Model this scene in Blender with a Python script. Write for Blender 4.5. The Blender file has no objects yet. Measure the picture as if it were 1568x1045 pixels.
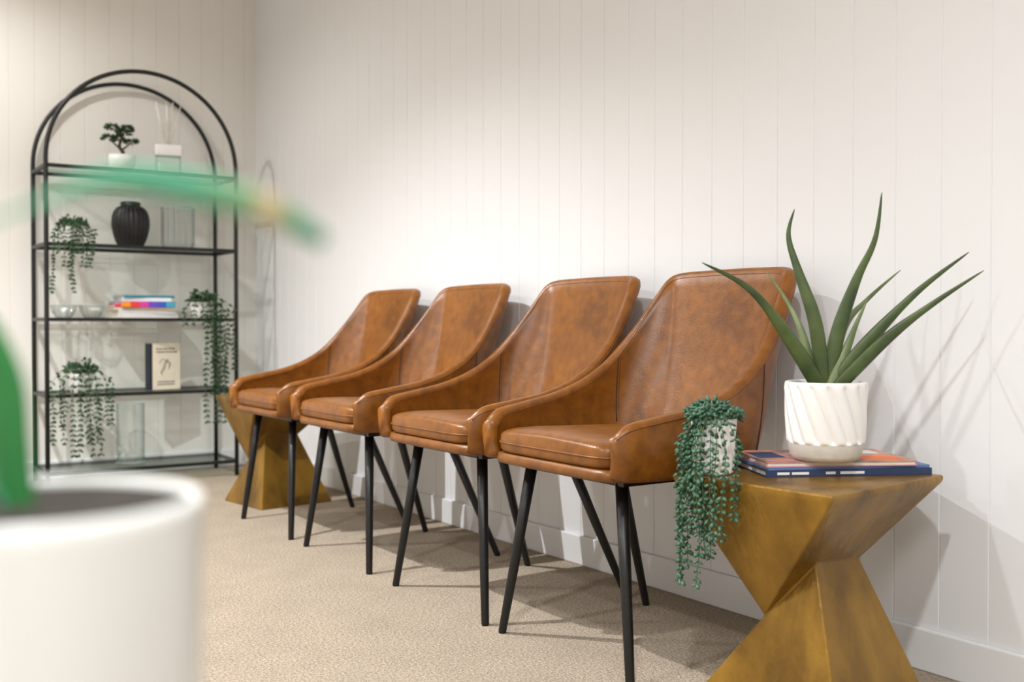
import bpy, math, random
from mathutils import Vector, Matrix
random.seed(7)
scene = bpy.context.scene
try:
    scene.view_settings.view_transform = 'Standard'
except Exception as e:
    print(e)

# ------------------------------------------------------------------ materials
def lin(c):
    c = c/255.0
    return c/12.92 if c <= 0.04045 else ((c+0.055)/1.055)**2.4
def col(rgb, k=1.0):
    return tuple(min(1.0, lin(v)*k) for v in rgb)+(1.0,)

def mat(name, rgb, rough=0.5, var=0.0, vscale=8.0, bump=0.0, bscale=60.0, rgb2=None, metal=0.0, coat=0.0,
        spec=0.5, detail=4.0, stretch=None, lo=0.32, hi=0.68, distort=0.0):
    m = bpy.data.materials.new(name); m.use_nodes = True
    nt = m.node_tree; b = nt.nodes['Principled BSDF']
    b.inputs['Base Color'].default_value = col(rgb)
    b.inputs['Roughness'].default_value = rough
    b.inputs['Metallic'].default_value = metal
    b.inputs['Coat Weight'].default_value = coat
    b.inputs['Specular IOR Level'].default_value = spec
    tc = nt.nodes.new('ShaderNodeTexCoord')
    src = tc.outputs['Object']
    if stretch:
        mp = nt.nodes.new('ShaderNodeMapping'); mp.inputs['Scale'].default_value = stretch
        nt.links.new(src, mp.inputs['Vector']); src = mp.outputs['Vector']
    if var > 0 or rgb2:
        n = nt.nodes.new('ShaderNodeTexNoise'); n.inputs['Scale'].default_value = vscale
        n.inputs['Detail'].default_value = detail; n.inputs['Distortion'].default_value = distort
        nt.links.new(src, n.inputs['Vector'])
        r = nt.nodes.new('ShaderNodeValToRGB')
        r.color_ramp.elements[0].position = lo; r.color_ramp.elements[1].position = hi
        if rgb2:
            r.color_ramp.elements[0].color = col(rgb2); r.color_ramp.elements[1].color = col(rgb)
        else:
            r.color_ramp.elements[0].color = col(rgb, 1-var); r.color_ramp.elements[1].color = col(rgb, 1+var)
        nt.links.new(n.outputs['Fac'], r.inputs['Fac']); nt.links.new(r.outputs['Color'], b.inputs['Base Color'])
    if bump > 0:
        n2 = nt.nodes.new('ShaderNodeTexNoise'); n2.inputs['Scale'].default_value = bscale
        n2.inputs['Detail'].default_value = 5.0
        nt.links.new(src, n2.inputs['Vector'])
        bp = nt.nodes.new('ShaderNodeBump'); bp.inputs['Strength'].default_value = bump
        bp.inputs['Distance'].default_value = 0.01
        nt.links.new(n2.outputs['Fac'], bp.inputs['Height']); nt.links.new(bp.outputs['Normal'], b.inputs['Normal'])
    return m

def glass_mat(name, tint=(250,252,252), edge=(180,196,192), refl=.4, gl=0.06):
    m = bpy.data.materials.new(name); m.use_nodes = True
    nt = m.node_tree; nt.nodes.clear()
    out = nt.nodes.new('ShaderNodeOutputMaterial')
    tr = nt.nodes.new('ShaderNodeBsdfTransparent')
    lw = nt.nodes.new('ShaderNodeLayerWeight'); lw.inputs['Blend'].default_value = 0.35
    mc = nt.nodes.new('ShaderNodeMixRGB'); mc.inputs[1].default_value = col(tint); mc.inputs[2].default_value = col(edge)
    nt.links.new(lw.outputs['Facing'], mc.inputs[0]); nt.links.new(mc.outputs[0], tr.inputs['Color'])
    g = nt.nodes.new('ShaderNodeBsdfGlossy'); g.inputs['Roughness'].default_value = gl
    ml = nt.nodes.new('ShaderNodeMath'); ml.operation='MULTIPLY_ADD'; ml.inputs[1].default_value=refl; ml.inputs[2].default_value=.06
    nt.links.new(lw.outputs['Facing'], ml.inputs[0])
    mx = nt.nodes.new('ShaderNodeMixShader')
    nt.links.new(ml.outputs[0], mx.inputs[0]); nt.links.new(tr.outputs[0], mx.inputs[1])
    nt.links.new(g.outputs[0], mx.inputs[2]); nt.links.new(mx.outputs[0], out.inputs['Surface'])
    return m

def emis(name, rgb, s):
    m = bpy.data.materials.new(name); m.use_nodes = True
    b = m.node_tree.nodes['Principled BSDF']
    b.inputs['Emission Color'].default_value = col(rgb); b.inputs['Emission Strength'].default_value = s
    return m

M_wall = mat('wall_paint', (230,231,233), 0.42, 0.012, 1.5, 0.02, 300)
M_wallb = mat('wall_paint_back', (233,231,226), 0.5, 0.012, 1.5, 0.02, 300)
M_trim = mat('trim_paint', (230,231,233), 0.35, 0.01, 2)
M_ceil = mat('ceiling_paint', (236,236,237), 0.8, 0.01, 2)

def leather():
    m = bpy.data.materials.new('tan_leather'); m.use_nodes = True
    nt = m.node_tree; b = nt.nodes['Principled BSDF']
    b.inputs['Roughness'].default_value = .32; b.inputs['Specular IOR Level'].default_value=.42
    b.inputs['Coat Weight'].default_value = .04; b.inputs['Coat Roughness'].default_value=.2
    tc = nt.nodes.new('ShaderNodeTexCoord')
    n1 = nt.nodes.new('ShaderNodeTexNoise'); n1.inputs['Scale'].default_value=6; n1.inputs['Detail'].default_value=3
    n2 = nt.nodes.new('ShaderNodeTexNoise'); n2.inputs['Scale'].default_value=34; n2.inputs['Detail'].default_value=5; n2.inputs['Distortion'].default_value=.3
    n3 = nt.nodes.new('ShaderNodeTexVoronoi'); n3.inputs['Scale'].default_value=420
    for x in (n1,n2,n3): nt.links.new(tc.outputs['Object'], x.inputs['Vector'])
    a = nt.nodes.new('ShaderNodeMath'); a.operation='ADD'
    s = nt.nodes.new('ShaderNodeMath'); s.operation='MULTIPLY'; s.inputs[1].default_value=.5
    nt.links.new(n1.outputs['Fac'],a.inputs[0]); nt.links.new(n2.outputs['Fac'],a.inputs[1]); nt.links.new(a.outputs[0],s.inputs[0])
    r = nt.nodes.new('ShaderNodeValToRGB')
    r.color_ramp.elements[0].position=.36; r.color_ramp.elements[0].color=col((106,61,16))
    r.color_ramp.elements[1].position=.64; r.color_ramp.elements[1].color=col((142,87,25))
    nt.links.new(s.outputs[0],r.inputs['Fac']); nt.links.new(r.outputs[0],b.inputs['Base Color'])
    bp = nt.nodes.new('ShaderNodeBump'); bp.inputs['Strength'].default_value=.12; bp.inputs['Distance'].default_value=.002
    nt.links.new(n3.outputs['Distance'],bp.inputs['Height'])
    bp2 = nt.nodes.new('ShaderNodeBump'); bp2.inputs['Strength'].default_value=.18; bp2.inputs['Distance'].default_value=.004
    nt.links.new(n2.outputs['Fac'],bp2.inputs['Height']); nt.links.new(bp.outputs[0],bp2.inputs['Normal'])
    nt.links.new(bp2.outputs[0],b.inputs['Normal'])
    return m
M_leather = leather()
M_stitch = mat('leather_stitching', (60,30,10), 0.6, 0.1, 40)
M_black = mat('black_powdercoat', (10,10,11), 0.42, 0.1, 20)
M_frame = mat('black_metal_frame', (15,16,16), 0.45, 0.1, 20)
M_wood = mat('gold_stained_wood', (160,121,44), 0.33, 0, 9, 0.3, 50, rgb2=(96,68,20), detail=10, metal=0.45, distort=.2, lo=.3, hi=.68, stretch=(1,1,.5))
M_white = mat('white_ceramic', (240,239,236), 0.35, 0.02, 10)
M_concrete = mat('pale_stone_base', (214,210,202), 0.8, 0.05, 60, 0.1, 90)
M_soil = mat('soil', (48,42,36), 0.95, 0.5, 60, 0.6, 80)
M_aloe = mat('aloe_green', (82,98,50), 0.45, 0, 14, 0.05, 90, rgb2=(46,64,34))
M_aloe_b = mat('aloe_pale', (126,140,92), 0.45, 0, 14, 0.05, 90, rgb2=(82,100,62))
M_leafA = mat('trailing_leaf_bluegreen', (90,132,104), 0.5, 0, 50, rgb2=(32,68,52))
M_leafB = mat('trailing_leaf_green', (60,96,56), 0.5, 0, 40, rgb2=(24,50,32))
M_stem = mat('plant_stem', (70,92,52), 0.6, 0.2, 30)
M_bark = mat('bonsai_bark', (88,70,50), 0.8, 0.3, 40, 0.3, 60)
M_blackcer = mat('black_ribbed_ceramic', (11,11,12), 0.42, 0.1, 10)
M_glass = glass_mat('clear_glass')
M_glassS = glass_mat('shelf_glass', (238,246,242), (204,220,213), .25, 0.03)
M_page = mat('book_pages', (226,218,202), 0.85, 0.06, 60, stretch=(1,1,60))
M_strapd = mat('strap_leaf_deep', (46,132,64), 0.5, 0, 12, rgb2=(30,108,48))
M_cord = mat('reed_stick', (236,230,220), 0.7, 0.05, 40)
def flat(n, c, r=0.5): return mat(n, c, r, 0.05, 25)
def strapmat():
    m = bpy.data.materials.new('strap_leaf_green_dry_patch'); m.use_nodes=True
    nt=m.node_tree; b=nt.nodes['Principled BSDF']; b.inputs['Roughness'].default_value=.5
    tc=nt.nodes.new('ShaderNodeTexCoord'); sx=nt.nodes.new('ShaderNodeSeparateXYZ'); nt.links.new(tc.outputs['Object'],sx.inputs[0])
    mr=nt.nodes.new('ShaderNodeMapRange'); mr.inputs['From Min'].default_value=.04; mr.inputs['From Max'].default_value=.145
    nt.links.new(sx.outputs['X'],mr.inputs['Value'])
    r=nt.nodes.new('ShaderNodeValToRGB'); e=r.color_ramp.elements
    e[0].position=0; e[0].color=col((98,178,144)); e[1].position=1; e[1].color=col((52,130,102))
    for p,c in ((.55,(74,160,124)),(.74,(120,158,118)),(.80,(200,170,128)),(.87,(84,142,106))):
        x=e.new(p); x.color=col(c)
    nt.links.new(mr.outputs[0],r.inputs['Fac']); nt.links.new(r.outputs[0],b.inputs['Base Color'])
    return m
M_strap = strapmat()

def carpet():
    m = bpy.data.materials.new('beige_carpet'); m.use_nodes = True
    nt = m.node_tree; b = nt.nodes['Principled BSDF']; b.inputs['Roughness'].default_value = 1.0
    b.inputs['Specular IOR Level'].default_value = 0.05
    tc = nt.nodes.new('ShaderNodeTexCoord')
    n = nt.nodes.new('ShaderNodeTexNoise'); n.inputs['Scale'].default_value = 150; n.inputs['Detail'].default_value = 8; n.inputs['Roughness'].default_value=.65
    n3 = nt.nodes.new('ShaderNodeTexNoise'); n3.inputs['Scale'].default_value = 7; n3.inputs['Detail'].default_value = 3
    v = nt.nodes.new('ShaderNodeTexVoronoi'); v.inputs['Scale'].default_value = 240
    for x in (n, n3, v): nt.links.new(tc.outputs['Object'], x.inputs['Vector'])
    r = nt.nodes.new('ShaderNodeValToRGB')
    r.color_ramp.elements[0].position = 0.32; r.color_ramp.elements[0].color = col((132,118,101))
    r.color_ramp.elements[1].position = 0.64; r.color_ramp.elements[1].color = col((194,180,162))
    nt.links.new(n.outputs['Fac'], r.inputs['Fac'])
    r2 = nt.nodes.new('ShaderNodeValToRGB')
    r2.color_ramp.elements[0].position = 0.3; r2.color_ramp.elements[0].color = (0.9,0.9,0.9,1)
    r2.color_ramp.elements[1].position = 0.7; r2.color_ramp.elements[1].color = (1,1,1,1)
    nt.links.new(n3.outputs['Fac'], r2.inputs['Fac'])
    mx = nt.nodes.new('ShaderNodeMixRGB'); mx.blend_type = 'MULTIPLY'; mx.inputs[0].default_value = 1
    nt.links.new(r.outputs[0], mx.inputs[1]); nt.links.new(r2.outputs[0], mx.inputs[2])
    nt.links.new(mx.outputs[0], b.inputs['Base Color'])
    bp = nt.nodes.new('ShaderNodeBump'); bp.inputs['Strength'].default_value = 0.5; bp.inputs['Distance'].default_value = 0.004
    nt.links.new(v.outputs['Distance'], bp.inputs['Height']); nt.links.new(bp.outputs['Normal'], b.inputs['Normal'])
    return m
M_carpet = carpet()

# ------------------------------------------------------------------ mesh helpers
class MB:
    def __init__(s): s.v=[]; s.f=[]; s.mi=[]; s.sm=[]; s.mats=[]
    def add(s, vf, m, smooth=True, M=None):
        v, f = vf
        if m not in s.mats: s.mats.append(m)
        k = s.mats.index(m); o = len(s.v)
        for p in v:
            p = Vector(p)
            s.v.append(M @ p if M is not None else p)
        for q in f:
            s.f.append([i+o for i in q]); s.mi.append(k); s.sm.append(smooth)
    def obj(s, name, loc=(0,0,0), rotz=0, parent=None):
        me = bpy.data.meshes.new(name); me.from_pydata([tuple(p) for p in s.v], [], s.f)
        for m in s.mats: me.materials.append(m)
        for i, p in enumerate(me.polygons):
            p.material_index = s.mi[i]; p.use_smooth = s.sm[i]
        me.update()
        o = bpy.data.objects.new(name, me); scene.collection.objects.link(o)
        o.location = loc; o.rotation_euler = (0,0,rotz)
        if parent: o.parent = parent
        return o

def empty(name, loc=(0,0,0), rotz=0):
    e = bpy.data.objects.new(name, None); e.empty_display_size = 0.1
    scene.collection.objects.link(e); e.location = loc; e.rotation_euler = (0,0,rotz); return e

def box(x0,x1,y0,y1,z0,z1):
    v = [(x0,y0,z0),(x1,y0,z0),(x1,y1,z0),(x0,y1,z0),(x0,y0,z1),(x1,y0,z1),(x1,y1,z1),(x0,y1,z1)]
    f = [(3,2,1,0),(4,5,6,7),(0,1,5,4),(1,2,6,5),(2,3,7,6),(3,0,4,7)]
    return v, f

def sweep(pts, ra, rb=None, n=8, up=(0,0,1), closed=False):
    pts = [Vector(p) for p in pts]; N = len(pts)
    if not isinstance(ra, (list,tuple)): ra = [ra]*N
    if rb is None: rb = ra
    if not isinstance(rb, (list,tuple)): rb = [rb]*N
    up = Vector(up); V=[]; F=[]; last=None
    for i, p in enumerate(pts):
        if closed: t = pts[(i+1)%N]-pts[i-1]
        else: t = pts[min(i+1,N-1)]-pts[max(i-1,0)]
        t.normalize()
        s = t.cross(up)
        if s.length < 1e-3: s = last.copy() if last else t.orthogonal()
        s.normalize(); last = s
        q = s.cross(t); q.normalize()
        for k in range(n):
            a = 2*math.pi*k/n
            V.append(p + s*(ra[i]*math.cos(a)) + q*(rb[i]*math.sin(a)))
    R = N if closed else N-1
    for i in range(R):
        j = (i+1)%N
        for k in range(n):
            k2 = (k+1)%n
            F.append((i*n+k, i*n+k2, j*n+k2, j*n+k))
    if not closed:
        F.append(tuple(range(n-1,-1,-1))); F.append(tuple((N-1)*n+k for k in range(n)))
    return V, F

def lathe(prof, n=48, mod=None, capb=True, capt=False):
    V=[]; F=[]
    for i,(r,z) in enumerate(prof):
        for k in range(n):
            a = 2*math.pi*k/n
            rr = r + (mod(a,z,i) if mod else 0)
            V.append((rr*math.cos(a), rr*math.sin(a), z))
    for i in range(len(prof)-1):
        for k in range(n):
            k2=(k+1)%n
            F.append((i*n+k,i*n+k2,(i+1)*n+k2,(i+1)*n+k))
    if capb: F.append(tuple(range(n-1,-1,-1)))
    if capt: F.append(tuple((len(prof)-1)*n+k for k in range(n)))
    return V,F

def superq(c, r, e1, e2, nu=32, nv=16):
    V=[];F=[]
    def sp(x,e): return math.copysign(abs(x)**e, x)
    for i in range(nv+1):
        ph = -math.pi/2+math.pi*i/nv
        for k in range(nu):
            th = 2*math.pi*k/nu
            V.append((c[0]+r[0]*sp(math.cos(ph),e1)*sp(math.cos(th),e2),
                      c[1]+r[1]*sp(math.cos(ph),e1)*sp(math.sin(th),e2),
                      c[2]+r[2]*sp(math.sin(ph),e1)))
    for i in range(nv):
        for k in range(nu):
            k2=(k+1)%nu
            F.append((i*nu+k,i*nu+k2,(i+1)*nu+k2,(i+1)*nu+k))
    return V,F

def catmull(P, t):
    n=len(P)-1; x=max(0,min(n-1e-6,t*n)); i=int(x); u=x-i
    p0=Vector(P[max(i-1,0)]);p1=Vector(P[i]);p2=Vector(P[i+1]);p3=Vector(P[min(i+2,n)])
    return 0.5*((2*p1)+(p2-p0)*u+(2*p0-5*p1+4*p2-p3)*u*u+(3*p1-p0-3*p2+p3)*u**3)

def bevel(o, w, seg=2, ang=0.6):
    m = o.modifiers.new('bevel','BEVEL'); m.width=w; m.segments=seg; m.limit_method='ANGLE'; m.angle_limit=ang
    return m

# ------------------------------------------------------------------ room
XW, YW = 2.02, 5.50
X0, Y0, H = -2.6, -2.4, 2.7
def grooved(a0, a1, start, step, gw=0.0023, gd=0.0028):
    L=[(a0,0)]; g=start
    while g-step>a0+0.02: g-=step
    while g<a1-0.02:
        L += [(g-gw,0),(g,gd),(g+gw,0)]; g+=step
    L.append((a1,0)); return L
def strip(L, fn, z0, z1):
    V=[];F=[]
    for a,d in L:
        V.append(fn(a,d,z0)); V.append(fn(a,d,z1))
    for i in range(len(L)-1):
        F.append((2*i,2*i+2,2*i+3,2*i+1))
    return V,F
mb=MB(); mb.add(strip(grooved(Y0,YW,1.371,0.1145), lambda a,d,z:(XW+d,a,z),0,H), M_wall, False)
mb.add(box(XW+0.006,XW+0.1,Y0,YW+0.1,0,H), M_wall, False); mb.obj('wall_right')
mb=MB(); mb.add(strip(grooved(X0,XW,1.96,0.1145), lambda a,d,z:(a,YW+d,z),0,H), M_wallb, False)
mb.add(box(X0-0.1,XW,YW+0.006,YW+0.1,0,H), M_wallb, False); mb.obj('wall_back')
mb=MB(); mb.add(box(X0-0.1,X0,Y0,YW,0,H), M_wallb, False); mb.obj('wall_left')
mb=MB(); mb.add(box(X0-0.1,XW+0.1,Y0-0.1,Y0,0,H), M_wallb, False); mb.obj('wall_front')
mb=MB(); mb.add(box(X0-0.1,XW+0.1,Y0-0.1,YW+0.1,-0.1,0), M_carpet, False); mb.obj('floor')
mb=MB(); mb.add(box(X0-0.1,XW+0.1,Y0-0.1,YW+0.1,H,H+0.1), M_ceil, False); mb.obj('ceiling')
BH=0.092
mb=MB(); mb.add(box(XW-0.014,XW-0.0005,Y0,YW-0.001,0,BH), M_trim, False); bevel(mb.obj('baseboard_right'),0.004)
mb=MB(); mb.add(box(X0,XW-0.015,YW-0.014,YW-0.0005,0,BH), M_trim, False); bevel(mb.obj('baseboard_back'),0.004)

# ------------------------------------------------------------------ chair
ROWS=[ ((0.004,.226,.436),(0.002,.232,.512)),
       ((0.030,.234,.432),(0.030,.243,.535)),
       ((0.10,.242,.430),(0.10,.252,.548)),
       ((0.20,.246,.430),(0.20,.259,.566)),
       ((0.29,.246,.430),(0.29,.258,.596)),
       ((0.36,.237,.430),(0.365,.254,.640)),
       ((0.405,.21,.430),(0.43,.245,.705)),
       ((0.425,.17,.430),(0.49,.230,.782)),
       ((0.434,.13,.430),(0.542,.212,.855)),
       ((0.440,.10,.430),(0.568,.180,.875)),
       ((0.444,.05,.430),(0.578,.095,.879)),
       ((0.445,0,.430),(0.582,0,.880))]
def shellP(u, v):
    s = 1-abs(u); sg = 1 if u>=0 else -1
    b = catmull([r[0] for r in ROWS], s); t = catmull([r[1] for r in ROWS], s)
    p = b.lerp(t, v)
    bul = math.sin(math.pi*v)
    w = max(0,min(1,(s-0.5)/0.3))
    w = w*w*(3-2*w)
    p.x += bul*0.012*w
    p.y += bul*0.008*(1-w)
    p.y = max(p.y,0)
    return Vector((p.x, p.y*sg, p.z))
def shellN(u,v):
    e=0.012
    du = shellP(min(1,u+e),v)-shellP(max(-1,u-e),v); dv = shellP(u,min(1,v+e))-shellP(u,max(0,v-e))
    n = du.cross(dv); n.normalize()
    c = Vector((0.2,0,0.6))-shellP(u,v)
    if n.dot(Vector((c.x,c.y,0)))<0: n=-n
    return n
chair_mesh=None
def build_chair(loc):
    global chair_mesh
    root = empty('leather_dining_chair', loc)
    if chair_mesh is None:
        T=0.018
        NU,NV=88,14
        V=[];F=[]; rings=[]
        for i in range(NU+1):
            u=-1+2*i/NU
            ring=[]
            for j in range(NV+1):
                v=j/NV; p=shellP(u,v); n=shellN(u,v)
                ring.append(p+n*T*0.9)
            pt=shellP(u,1); n=shellN(u,1); d=(shellP(u,1)-shellP(u,.95)).normalized()
            for a in (0.25,0.5,0.75):
                ang=a*math.pi
                ring.append(pt+n*T*0.9*math.cos(ang)+d*T*0.7*math.sin(ang))
            for j in range(NV,-1,-1):
                v=j/NV; p=shellP(u,v); n=shellN(u,v)
                ring.append(p-n*T*0.9)
            rings.append(ring)
        n=len(rings[0])
        def endring(r, dirx):
            c=Vector((0,0,0))
            for p in r: c+=p
            c/=len(r)
            return [Vector((p.x+dirx, p.y+(c.y-p.y)*0.35, p.z+(c.z-p.z)*0.12)) for p in r]
        rings=[endring(rings[0],-0.012)]+rings+[endring(rings[-1],-0.012)]
        for r in rings: V+=r
        for i in range(len(rings)-1):
            for k in range(n):
                k2=(k+1)%n; F.append((i*n+k,i*n+k2,(i+1)*n+k2,(i+1)*n+k))
        F.append(tuple(range(n-1,-1,-1))); F.append(tuple((len(rings)-1)*n+k for k in range(n)))
        sh=MB(); sh.add((V,F),M_leather)
        for off,rr in ((1,.0011),(-1,.0018)):
            pts=[shellP(-0.985+1.97*i/120,0.985)+shellN(-0.985+1.97*i/120,0.985)*T*0.9*off for i in range(121)]
            sh.add(sweep(pts,rr,n=6,up=(0,0.3,1)),M_leather)
        st=MB()
        for sg in (1,-1):
            uu=0.50
            pts=[shellP(sg*uu,0.28+0.70*i/16)+shellN(sg*uu,0.28+0.70*i/16)*(T*0.9+0.0002) for i in range(17)]
            st.add(sweep(pts,0.0016,n=6,up=(0.9,0.3,0)),M_stitch)
            pts=[shellP(sg*uu,0.0+0.98*i/16)-shellN(sg*uu,0.0+0.98*i/16)*(T*0.9+0.0002) for i in range(17)]
            st.add(sweep(pts,0.0016,n=6,up=(0.9,0.3,0)),M_stitch)
            for j in range(26):
                v0=.30+.026*j
                if v0>.95: break
                P0=[shellP(sg*(uu-.012),v0+.012*q)+shellN(sg*(uu-.012),v0)*(T*0.9+0.0003) for q in (0,1)]
                st.add(sweep(P0,0.0009,n=5,up=(0.9,0.3,0)),M_stitch)
        cu=MB()
        cv,cf=superq((.212,0,.474),(.222,.216,.034),0.42,0.22,64,20)
        cv2=[]
        for (x,y,z) in cv:
            k=max(0,(x-0.30)/0.14); y*= (1-0.22*k)
            if z>.474: z+=0.008*math.cos(min(1,abs(y)/.216)*math.pi/2) - 0.012*max(0,(x-.05)/.4)
            cv2.append((x,y,z))
        cu.add((cv2,cf),M_leather)
        w=[]
        for k in range(64):
            th=2*math.pi*k/64
            sp=lambda x,e: math.copysign(abs(x)**e,x)
            x=.212+.2225*sp(math.cos(th),.22); y=.2165*sp(math.sin(th),.22); kk=max(0,(x-0.30)/0.14); y*=(1-.22*kk)
            w.append((x,y,.474))
        cu.add(sweep(w,0.0022,n=6,closed=True),M_leather)
        ba=MB()
        bv,bf=superq((.212,0,.436),(.222,.232,.016),0.3,0.22,64,10)
        bv=[(x,y*(1-0.35*max(0,(x-0.30)/0.14)),z) for x,y,z in bv]
        ba.add((bv,bf),M_leather)
        ba.add(box(.06,.36,-.19,.19,.408,.424),M_black,False)
        legs=[]
        for (tx,fx) in ((.075,.037),(.335,.497)):
            for sg in (1,-1):
                l=MB(); l.add(sweep([(tx,.165*sg,.425),((tx+fx)/2,.2025*sg,.2125),(fx,.24*sg,0.004),(fx,.24*sg,0.0)],[.0145,.0125,.0098,.0092],n=16,up=(1,0,0)),M_black)
                legs.append(l)
        chair_mesh=(sh,st,cu,ba,legs)
    sh,st,cu,ba,legs=chair_mesh
    sh.obj('backrest_shell',parent=root); st.obj('stitching',parent=root)
    cu.obj('seat_cushion',parent=root); ba.obj('seat_base',parent=root)
    for i,l in enumerate(legs): l.obj('leg_%d'%(i+1),parent=root)
    return root
for y in (1.905,2.463,3.115,3.730):
    build_chair((1.37,y,0))

# ------------------------------------------------------------------ faceted side tables
def side_table(dy):
    T=[(1.495,1.225,.45),(1.893,1.275,.45),(1.85,1.65,.45),(1.462,1.60,.45)]
    W=[(1.585,1.336,.300),(1.735,1.354,.287),(1.750,1.50,.195),(1.541,1.4245,.187)]
    B=[(1.53,1.235,0),(1.857,1.281,0),(1.81,1.61,0),(1.485,1.562,0)]
    cx,cy=1.675,1.43
    V=[]
    T2=[(x,y,z-0.012) for x,y,z in T]
    for L in (T,T2,W,B): V+=[(x-cx,y-cy,z) for x,y,z in L]
    F=[(0,1,2,3),(15,14,13,12)]
    for i in range(4):
        j=(i+1)%4
        F.append((4+i,4+j,j,i))
        F.append((8+i,4+j,4+i)); F.append((8+i,8+j,4+j))
        F.append((12+i,12+j,8+i)); F.append((12+j,8+j,8+i))
    mb=MB(); mb.add((V,F),M_wood,False)
    o=mb.obj('faceted_wood_side_table',(cx,cy+dy,0)); bevel(o,0.004,2,0.15)
side_table(0); side_table(2.87)

# ------------------------------------------------------------------ books
def add_book(mb, cx,cy,z, w,d,h, rot, cover, top=None, spine=-1):
    M=Matrix.Translation((cx,cy,z))@Matrix.Rotation(rot,4,'Z')
    c=min(0.0025,h*0.2)
    mb.add(box(-w/2,w/2,-d/2,d/2,0,c),cover,False,M)
    mb.add(box(-w/2,w/2,-d/2,d/2,h-c,h),top or cover,False,M)
    if spine==-1: mb.add(box(-w/2,w/2,-d/2,-d/2+c,c,h-c),cover,False,M)
    elif spine==1: mb.add(box(-w/2,w/2,d/2-c,d/2,c,h-c),cover,False,M)
    mb.add(box(-w/2+.003,w/2-.003,-d/2+(c if spine==-1 else .002),d/2-.003,c,h-c),M_page,False,M)
C_navy=flat('cover_navy',(40,58,96)); C_pink=flat('cover_pink',(210,144,154))
C_art=mat('magazine_art',(228,158,122),0.35,0,16,rgb2=(134,116,122),detail=3)
C_title=flat('cover_title_white',(235,235,235))
mb=MB(); ra=math.radians(-26.7)
add_book(mb,1.768,1.458,.4505,.345,.20,.013,ra,C_navy)
C_blue2=flat('cover_blue',(96,120,166))
add_book(mb,1.772,1.462,.4635,.340,.195,.005,ra+.02,C_blue2)
add_book(mb,1.762,1.468,.4685,.31,.20,.010,ra-.03,C_pink,top=C_art,spine=0)
M=Matrix.Translation((1.768,1.458,.4505))@Matrix.Rotation(ra,4,'Z')
for (a,b) in ((-.15,-.125),(-.12,-.085),(-.05,-.03),(-.02,.03)):
    mb.add(box(a,b,-.1004,-.0998,.004,.009),C_title,False,M)
M=Matrix.Translation((1.762,1.468,.4785))@Matrix.Rotation(ra-.03,4,'Z')
for (a,b,c,d,m) in ((-.145,-.03,-.085,-.06,C_pink),(-.145,-.09,-.03,.06,C_navy),(.05,.14,-.09,-.02,flat('cover_orange',(230,120,60))),(.06,.13,.02,.08,C_title)):
    mb.add(box(a,b,c,d,0,.0004),m,False,M)
mb.obj('magazine_stack')

# ------------------------------------------------------------------ aloe in ribbed pot
YAW=-math.atan(1084/1620)
mb=MB()
prof=[(.056,0.0),(.064,.004),(.0695,.012),(.0735,.030),(.0748,.036)]
mb.add(lathe(prof,96),M_concrete)
prof=[(.0748,.036)]+[(.0755+.0045*i/24,.037+.113*i/24) for i in range(25)]+[(.0795,.156),(.077,.158),(.074,.156),(.073,.14)]
def swirl(a,z,i):
    if i<1 or i>25: return 0
    e=min(1,(z-.034)/.006)*min(1,(.153-z)/.006)
    return 0.009*e*(abs(math.cos(0.5*(15*a+ z*75)))**0.7-.78)
mb.add(lathe(prof,300,swirl,capb=False),M_white)
mb.add(lathe([(.001,.142),(.0735,.142)],48,capb=False),M_soil)
k=.00131
S=[
 ([(-6,0,0),(-62,82,-.03),(-125,154,-.06),(-200,194,-.08)],.0145,M_aloe),
 ([(-3,0,0),(-18,104,-.01),(-42,182,.0),(-56,238,.01),(-47,280,.01)],.0135,M_aloe),
 ([(2,0,0),(18,88,.0),(44,170,-.01),(70,232,-.02),(80,303,-.02)],.0145,M_aloe),
 ([(6,0,.01),(36,94,.05),(84,142,.09),(144,190,.12)],.010,M_aloe_b),
 ([(6,0,0),(62,78,-.02),(132,152,-.03),(210,212,-.03)],.0145,M_aloe),
 ([(10,0,-.01),(80,80,-.05),(146,134,-.07),(214,182,-.09)],.0125,M_aloe),
 ([(-8,0,.02),(-26,86,.05),(-45,138,.08),(-74,186,.10)],.008,M_aloe_b),
 ([(3,0,-.01),(30,60,.0),(52,105,.02),(70,140,.03)],.010,M_aloe_b)]
for P,w,m in S:
    pts=[(a*k,dd*.9,.138+b*k) for a,b,dd in P]
    N=26; c=[catmull(pts,i/N) for i in range(N+1)]
    ww=[w*(1-(i/N)**1.15)**0.85*(.95+.25*math.sin(math.pi*min(1,i/N*1.8)))+.0006 for i in range(N+1)]
    mb.add(sweep(c,ww,[x*.42 for x in ww],n=12,up=(0.15,1,0.1)),m)
mb.obj('potted_aloe',(1.705,1.415,.479),YAW)

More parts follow.
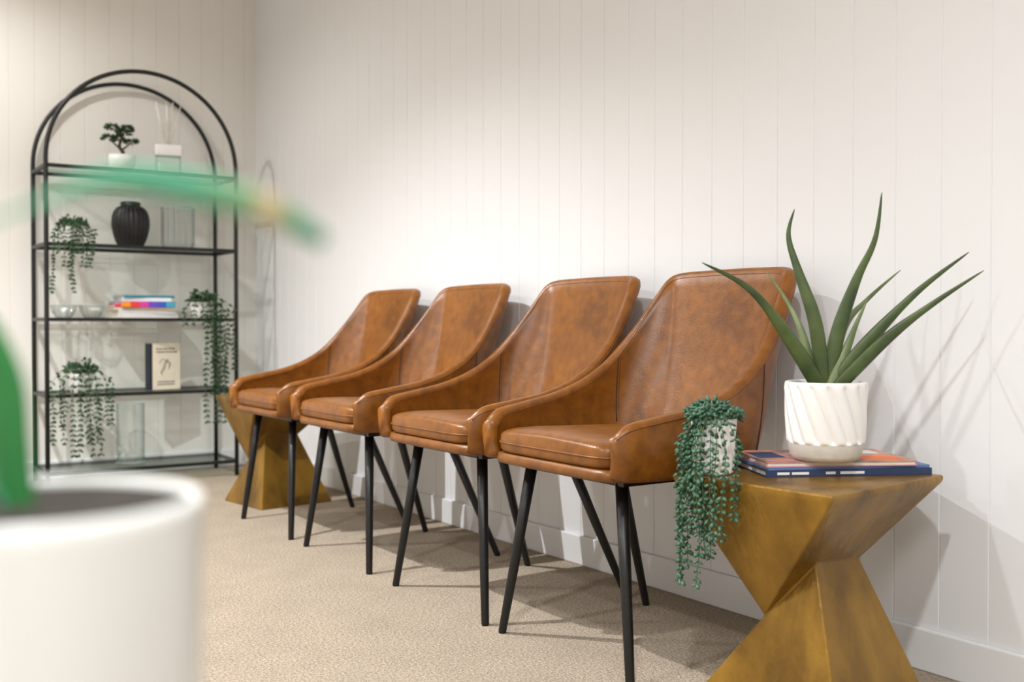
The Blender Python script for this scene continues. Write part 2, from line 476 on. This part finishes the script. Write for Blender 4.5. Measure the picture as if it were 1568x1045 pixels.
# ------------------------------------------------------------------ trailing plants
def leaf(mb, p, d, L, W, m):
    d=d.normalized(); s=d.orthogonal().normalized()
    s.rotate(Matrix.Rotation(random.uniform(0,6.28),3,d)); q=d.cross(s)
    V=[p, p+d*L*.3+s*W*.5, p+d*L*.3-s*W*.5, p+d*L*.75+s*W*.42,p+d*L*.75-s*W*.42, p+d*L, p+d*L*.5+q*W*.32, p+d*L*.5-q*W*.32]
    F=[(0,1,6),(0,6,2),(1,3,6),(3,5,6),(5,4,6),(4,2,6),(0,7,1),(0,2,7),(1,7,3),(3,7,5),(5,7,4),(4,7,2)]
    mb.add((V,F),m)
def trailing(name, loc, pr, ph, dirs, dropf, crown, leafL, lm, seed, edge, ncrown=150, step=None, lw=.6, swirlpot=False):
    random.seed(seed)
    mb=MB()
    if swirlpot:
        pp=[(pr*.80,0),(pr*.86,.003)]+[(pr*(.88+.12*i/16),.005+(ph-.010)*i/16) for i in range(17)]+[(pr*1.02,ph),(pr*.93,ph),(pr*.9,ph*.85)]
        mb.add(lathe(pp,160,lambda a,z,i: .0032*(abs(math.cos(.5*(11*a+z*80)))-.6) if 1<i<19 else 0),M_white)
    else:
        mb.add(lathe([(pr*.72,0),(pr*.8,.004),(pr*.95,ph*.4),(pr,ph*.8),(pr,ph),(pr*.9,ph),(pr*.88,ph*.85)],40),M_white)
    mb.add(lathe([(.001,ph*.88),(pr*.88,ph*.88)],24,capb=False),M_soil)
    step=step or leafL*.8
    for a in dirs:
        D=Vector((math.cos(a),math.sin(a),0))
        L=dropf(a)
        r0=pr*random.uniform(.3,.8)
        out=edge(a)+random.uniform(0,.014)
        p0=D*r0+Vector((0,0,ph*.9)); top=ph+crown*random.uniform(.2,.7)
        ctrl=[p0, D*(r0*.6+out*.3)+Vector((0,0,top)), D*out+Vector((0,0,ph*.62)),]
        nseg=max(2,int(L/.05)); w=Vector((0,0,0))
        for j in range(1,nseg+1):
            w+=Vector((random.uniform(-.005,.005),random.uniform(-.005,.005),0))
            ctrl.append(D*out+w+Vector((0,0,ph*.62-L*j/nseg)))
        NS=max(8,int((L+.15)/.012)); pts=[catmull(ctrl,j/NS) for j in range(NS+1)]
        mb.add(sweep(pts,.0010,n=4,up=(.3,.9,.1)),M_stem)
        tot=sum((pts[j+1]-pts[j]).length for j in range(NS)); c=int(tot/step)
        for j in range(c):
            t=(j+.5)/c; p=catmull(ctrl,t); tan=(catmull(ctrl,min(1,t+.02))-catmull(ctrl,max(0,t-.02))).normalized()
            b=random.uniform(0,3.14)
            for sgn in (0,1):
                o=tan.orthogonal().normalized(); o.rotate(Matrix.Rotation(b+sgn*3.14,3,tan))
                leaf(mb,p,(o+tan*.8),leafL*random.uniform(.75,1.15),leafL*lw,lm)
    for i in range(ncrown):
        a=random.uniform(0,6.283); rr=math.sqrt(random.random())*(pr*1.2)
        p=Vector((rr*math.cos(a),rr*math.sin(a),ph+ crown*random.uniform(0,1)*(1-(rr/(pr*1.4))**2)))
        d=Vector((math.cos(a)*random.uniform(.2,1),math.sin(a)*random.uniform(.2,1),random.uniform(-.4,.9)))
        leaf(mb,p,d,leafL*random.uniform(.8,1.2),leafL*lw,lm)
    return mb.obj(name,loc)
def spreaddirs(az,sp,n):
    return [math.radians(az-sp+2*sp*(i+.5)/n+random.uniform(-3,3)) for i in range(n)]
random.seed(31)
dirs=spreaddirs(190,24,12)+spreaddirs(232,14,4)+spreaddirs(60,80,4)
def dropN(a):
    d=math.degrees(a)
    if d<160 or d>250: return random.uniform(.03,.05)
    return random.choice([.14,.18,.22,.25,.28,.29])
def edgeN(a):
    d=math.degrees(a)
    if d<160 or d>250: return .050
    return .069/max(-math.cos(a),.58)
trailing('trailing_potted_plant',(1.523,1.545,.4505),.045,.112,dirs,dropN,.036,.0155,M_leafA,3,edgeN,ncrown=230,step=.0135,swirlpot=True)

# ------------------------------------------------------------------ arched bookshelf
SX0,SX1,SY0,SY1=.911,1.788,5.14,5.46
R=.0105; CX=(SX0+SX1)/2; HR=(SX1-SX0)/2; ZS=1.947-HR
SH=[.075,.43,.78,1.122,1.478]
root=empty('arched_metal_bookshelf',(0,0,0))
for nm,Y in (('arch_frame_front',SY0),('arch_frame_back',SY1)):
    pts=[(SX0,Y,0),(SX0,Y,.8)]+[(CX-HR*math.cos(math.pi*i/40),Y,ZS+HR*math.sin(math.pi*i/40)) for i in range(41)]+[(SX1,Y,.8),(SX1,Y,0)]
    mb=MB(); mb.add(sweep(pts,R,n=12,up=(0,1,0)),M_frame); mb.obj(nm,parent=root)
for i,z in enumerate(SH):
    mb=MB()
    for Y in (SY0,SY1): mb.add(box(SX0,SX1,Y-.008,Y+.008,z-.012,z+.004),M_frame,False)
    for X in (SX0,SX1): mb.add(box(X-.008,X+.008,SY0,SY1,z-.012,z+.004),M_frame,False)
    mb.obj('shelf_rail_%d'%(i+1),parent=root)
    mb=MB(); mb.add(([(SX0+.008,SY0+.008,z+.003),(SX1-.008,SY0+.008,z+.003),(SX1-.008,SY1-.008,z+.003),(SX0+.008,SY1-.008,z+.003)],[(0,1,2,3)]),M_glassS,False)
    mb.obj('glass_shelf_%d'%(i+1),parent=root)
zt=[z+.0045 for z in SH]

# bonsai
mb=MB(); mb.add(lathe([(.05,0),(.058,.004),(.068,.05),(.070,.082),(.062,.082),(.06,.07)],40),M_white)
mb.add(lathe([(.001,.072),(.061,.072)],24,capb=False),M_soil)
mb.add(sweep([(0,0,.07),(.012,0,.10),(-.008,0,.125),(.004,0,.16),(0,0,.20)],[.012,.010,.008,.006,.003],n=8,up=(0,1,0)),M_bark)
random.seed(5)
for (x,y,z,r) in ((-.055,0,.160,.034),(.052,.0,.150,.034),(.01,-.02,.190,.038),(-.035,.02,.216,.032),(.03,0,.212,.030),(.0,.03,.165,.036)):
    mb.add(sweep([(0,0,z-.045),(x,y,z)],[.005,.003],n=6,up=(0,1,0)),M_bark)
    for i in range(60):
        a=random.uniform(0,6.28); b=random.uniform(-.5,1.2)
        d=Vector((math.cos(a)*math.cos(b),math.sin(a)*math.cos(b),math.sin(b)*.45))
        leaf(mb,Vector((x,y,z))+d*r*.55,d,.024,.010,M_leafB)
mb.obj('potted_bonsai',(1.273,5.29,zt[4]))

# reed diffuser
mb=MB()
v,f=superq((0,0,.05),(.058,.034,.05),.2,.2,40,12); mb.add((v,f),M_glass)
v,f=superq((0,0,.032),(.050,.027,.028),.2,.2,40,12); mb.add((v,f),flat('diffuser_oil',(232,228,218),.2))
v,f=superq((0,0,.125),(.064,.040,.027),.12,.15,40,12); mb.add((v,f),M_white)
random.seed(2)
for i in range(8):
    a=random.uniform(-1,1); b=random.uniform(-.5,.5)
    mb.add(sweep([(a*.008,b*.008,.15),(a*.065,b*.06,.36+random.uniform(-.02,.02))],.0026,n=6,up=(1,0,0)),M_cord)
mb.obj('reed_diffuser',(1.500,5.29,zt[4]),math.radians(-10))

def rib(nr,amp):
    return lambda a,z,i: amp*(abs(math.cos(nr*a/2))-.5)
P=[(.045,0),(.056,.006),(.072,.04),(.083,.085),(.086,.12),(.080,.16),(.064,.188),(.048,.197)]
cp=[catmull([(r,z,0) for r,z in P],i/28) for i in range(29)]
mb=MB(); mb.add(lathe([(p.x,p.y) for p in cp],176,rib(22,.005)),M_blackcer)
mb.add(lathe([(.046,.192),(.047,.216),(.043,.219),(.038,.216),(.036,.15)],48,capb=False),M_blackcer)
mb.obj('black_ribbed_vase',(1.318,5.29,zt[3]))
M_rim=flat('glass_rim',(196,208,204),.1)
mb=MB(); prof=[(.05,0),(.07,.004),(.076,.03),(.076,.19),(.080,.205)]
mb.add(lathe(prof,160,rib(16,.010)),M_glass)
mb.add(sweep([(.080*math.cos(6.2832*i/48),.080*math.sin(6.2832*i/48),.205) for i in range(48)],.0018,n=6,closed=True),M_rim)
mb.obj('clear_ribbed_glass_vase',(1.545,5.29,zt[3]))
for x in (1.01,1.135):
    mb=MB(); mb.add(lathe([(.025,0),(.035,.004),(.05,.03),(.058,.058)],64,rib(12,.006)),M_glass)
    mb.add(sweep([(.058*math.cos(6.2832*i/48),.058*math.sin(6.2832*i/48),.058) for i in range(48)],.0018,n=6,closed=True),M_rim)
    mb.obj('cut_glass_bowl',(x,5.28,zt[2]))
# book stack
mb=MB(); z=zt[2]
cv=[('cover_white_a',(232,230,226)),('cover_white_b',(222,222,220)),('cover_cream',(228,214,190)),('cover_rainbow',(226,70,110)),('cover_violet',(110,80,190)),('cover_white_c',(235,235,232)),('cover_teal',(40,130,150))]
hs=[.018,.02,.012,.016,.012,.018,.012]; ws=[.29,.27,.28,.28,.26,.23,.24]
for (nm,c),h,w in zip(cv,hs,ws):
    add_book(mb,1.37+random.uniform(-.01,.01),5.29,z,w,.19,h,random.uniform(-.08,.08),flat(nm,c)); z+=h
cols=[(240,150,30),(230,60,60),(220,60,160),(110,70,200),(50,90,200),(60,170,200)]
for i,c in enumerate(cols):
    mb.add(box(1.245+i*.042,1.245+i*.042+.042,5.176,5.185,zt[2]+.052,zt[2]+.076),flat('spine_colour_%d'%i,c),False)
mb.obj('book_stack')
# standing book
mb=MB(); C_cream=flat('cover_cream_art',(238,228,208)); C_dk=flat('cover_dark_spine',(24,30,44)); C_ink=flat('cover_ink',(50,45,42))
mb.add(box(-.075,.085,-.020,-.016,0,.225),C_cream,False)
mb.add(box(-.075,.085,.016,.020,0,.225),C_cream,False)
mb.add(box(-.082,-.068,-.021,.021,0,.226),C_dk,False)
mb.add(box(-.07,.082,-.016,.016,.003,.222),M_page,False)
random.seed(9)
for zz in (.195,.180):
    x=-.045
    while x<.055:
        w=random.uniform(.006,.014); mb.add(box(x,x+w,-.0208,-.0198,zz,zz+.007),C_ink,False); x+=w+.005
for zz in (.035,.022):
    x=-.04
    while x<.05:
        w=random.uniform(.006,.012); mb.add(box(x,x+w,-.0208,-.0198,zz,zz+.006),C_ink,False); x+=w+.005
pts=[(.005+.03*math.cos(t*.5)*(1 if t%2 else .6),-.0205,.105+.035*math.sin(t*.8)) for t in range(13)]
mb.add(sweep(pts,.0012,n=5,up=(0,1,0)),C_ink)
mb.add(sweep([(-.03,-.0205,.13),(-.01,-.0205,.15),(.005,-.0205,.14),(.02,-.0205,.15)],.0012,n=5,up=(0,1,0)),C_ink)
mb.obj('standing_art_book',(1.462,5.27,zt[1]),math.radians(16))
mb=MB(); mb.add(lathe([(.062,0),(.064,.004),(.065,.012),(.065,.29)],64,capb=False),M_glass)
mb.add(lathe([(.001,.010),(.062,.010)],40,capb=False),M_glass)
for zz in (.29,.006):
    mb.add(sweep([(.065*math.cos(6.2832*i/48),.065*math.sin(6.2832*i/48),zz) for i in range(48)],.002,n=6,closed=True),M_rim)
mb.obj('glass_cylinder_vase',(1.315,5.30,zt[0]))
def edgeS(d):
    return lambda a: d/max(-math.sin(a),.5)
random.seed(41)
trailing('small_trailing_plant',(1.040,5.205,zt[3]),.048,.085,spreaddirs(-95,42,11),lambda a:random.choice([.10,.16,.22,.28]),.045,.020,M_leafB,11,edgeS(.098),ncrown=120,step=.018)
trailing('trailing_ivy_plant',(1.635,5.21,zt[2]),.052,.08,spreaddirs(-64,28,9)+spreaddirs(-120,20,3),lambda a:random.choice([.18,.3,.42,.56]) if a>-1.7 else .08,.06,.024,M_leafB,12,edgeS(.103),ncrown=110,step=.026)
trailing('trailing_string_plant',(1.070,5.21,zt[1]),.055,.09,spreaddirs(-95,55,12),lambda a:random.choice([.14,.2,.28,.34]),.07,.022,M_leafB,13,edgeS(.103),ncrown=80,step=.024)

# ------------------------------------------------------------------ foreground planter
PX,PY=.081,.4875; TZ=.475
mb=MB()
mb.add(lathe([(.13,0),(.13,.012),(.03,.02),(.022,.05),(.022,TZ-.035),(.05,TZ-.02)],48),M_black)
mb.add(lathe([(.04,TZ-.024),(.098,TZ-.022),(.10,TZ-.018),(.10,TZ-.005),(.096,TZ),(.001,TZ)],64,capb=False),M_wood)
mb.obj('round_pedestal_table',(PX,PY,0))
mb=MB()
M_planter = mat('white_planter_glaze', (240,242,240), 0.3, 0.01, 10)
mb.add(lathe([(.058,0),(.064,.003),(.0675,.02),(.0690,.192),(.0695,.197),(.0685,.2),(.0650,.2),(.0640,.198),(.0635,.18)],80),M_planter)
mb.add(lathe([(.001,.1975),(.064,.1968)],32,capb=False),M_soil)
def strap(pts,w,m,ws=None,up=(0,1,0.2)):
    N=36; c=[catmull(pts,i/N) for i in range(N+1)]
    ww=[w*catmull([(q,0,0) for q in ws],i/N).x+.0004 for i in range(N+1)]
    return sweep(c,ww,[.0008+x*.12 for x in ww],n=8,up=up)
mb.add(strap([(-.010,0,.19),(-.020,-.01,.225),(-.018,-.04,.275),(.015,-.08,.305),(.0475,-.10,.315),(.0734,-.10,.323),(.1058,-.10,.318),(.1253,-.10,.312),(.1415,-.10,.302)],.0050,M_strap,ws=[.15,.15,.12,.10,.18,.7,1,.85,.45]),M_strap)
mb.add(strap([(-.006,0,.19),(-.010,0,.225),(-.013,0,.255),(-.030,0,.285),(-.055,.0,.30)],.0085,M_strapd,ws=[.8,1,.9,.7,.1]),M_strapd)
mb.add(strap([(-.012,.01,.19),(-.03,.03,.23),(-.05,.06,.25),(-.07,.09,.24)],.008,M_strapd,ws=[.8,1,.8,.1]),M_strapd)
mb.obj('potted_strap_leaf_plant',(PX,PY,TZ+.0005),YAW)

# ------------------------------------------------------------------ lights
GAIN=1.27
def downlight(x,y,e,size=.022,c=(.98,.988,1),ang=155,blend=.6):
    mb=MB(); mb.add(lathe([(.06,-.004),(.058,-.008),(.045,-.006),(.045,-.002)],32,capb=False),M_trim)
    mb.add(lathe([(.001,-.003),(.045,-.003)],24,capb=False),emis('lamp_glow',(255,250,244),6))
    r=mb.obj('ceiling_downlight',(x,y,H))
    L=bpy.data.lights.new('downlight_lamp','SPOT'); L.energy=e*GAIN; L.spot_size=math.radians(ang); L.spot_blend=blend
    L.shadow_soft_size=size; L.color=c
    o=bpy.data.objects.new('downlight_lamp',L); scene.collection.objects.link(o); o.parent=r; o.location=(0,0,-.03)
downlight(.10,3.35,270,size=.016,ang=128,blend=.75)
downlight(-.1,.2,118,size=.05); downlight(.35,4.65,42,c=(1,.98,.945))
downlight(-1.4,1.6,120,size=.06); downlight(-1.0,4.2,78,c=(1,.98,.95))
def fill_panel(x,y,e,sx,sy,c=(.98,.988,1)):  # soft fill light added behind the camera, in an invented ceiling housing
    mb=MB(); mb.add(box(-sx/2-.02,sx/2+.02,-sy/2-.02,sy/2+.02,-.02,0),M_trim,False)
    r=mb.obj('added_fill_panel',(x,y,H))
    L=bpy.data.lights.new('added_fill_lamp','AREA'); L.shape='RECTANGLE'; L.size=sx; L.size_y=sy; L.energy=e*GAIN; L.color=c
    o=bpy.data.objects.new('added_fill_lamp',L); scene.collection.objects.link(o); o.parent=r; o.location=(0,0,-.03)
fill_panel(-.7,-1.1,44,1.4,.8)
w=bpy.data.worlds.new('world'); scene.world=w; w.use_nodes=True
w.node_tree.nodes['Background'].inputs[0].default_value=(.9,.9,.9,1); w.node_tree.nodes['Background'].inputs[1].default_value=.3

# ------------------------------------------------------------------ camera
cd=bpy.data.cameras.new('camera'); cam=bpy.data.objects.new('camera',cd); scene.collection.objects.link(cam)
cd.sensor_width=36; cd.lens=1620/1568*36; cd.clip_start=.02
cam.location=(0,0,.75); cam.rotation_euler=(math.pi/2-math.atan(24.5/1620),0,YAW)
cd.dof.use_dof=True; cd.dof.focus_distance=2.5; cd.dof.aperture_fstop=3.0
scene.camera=cam
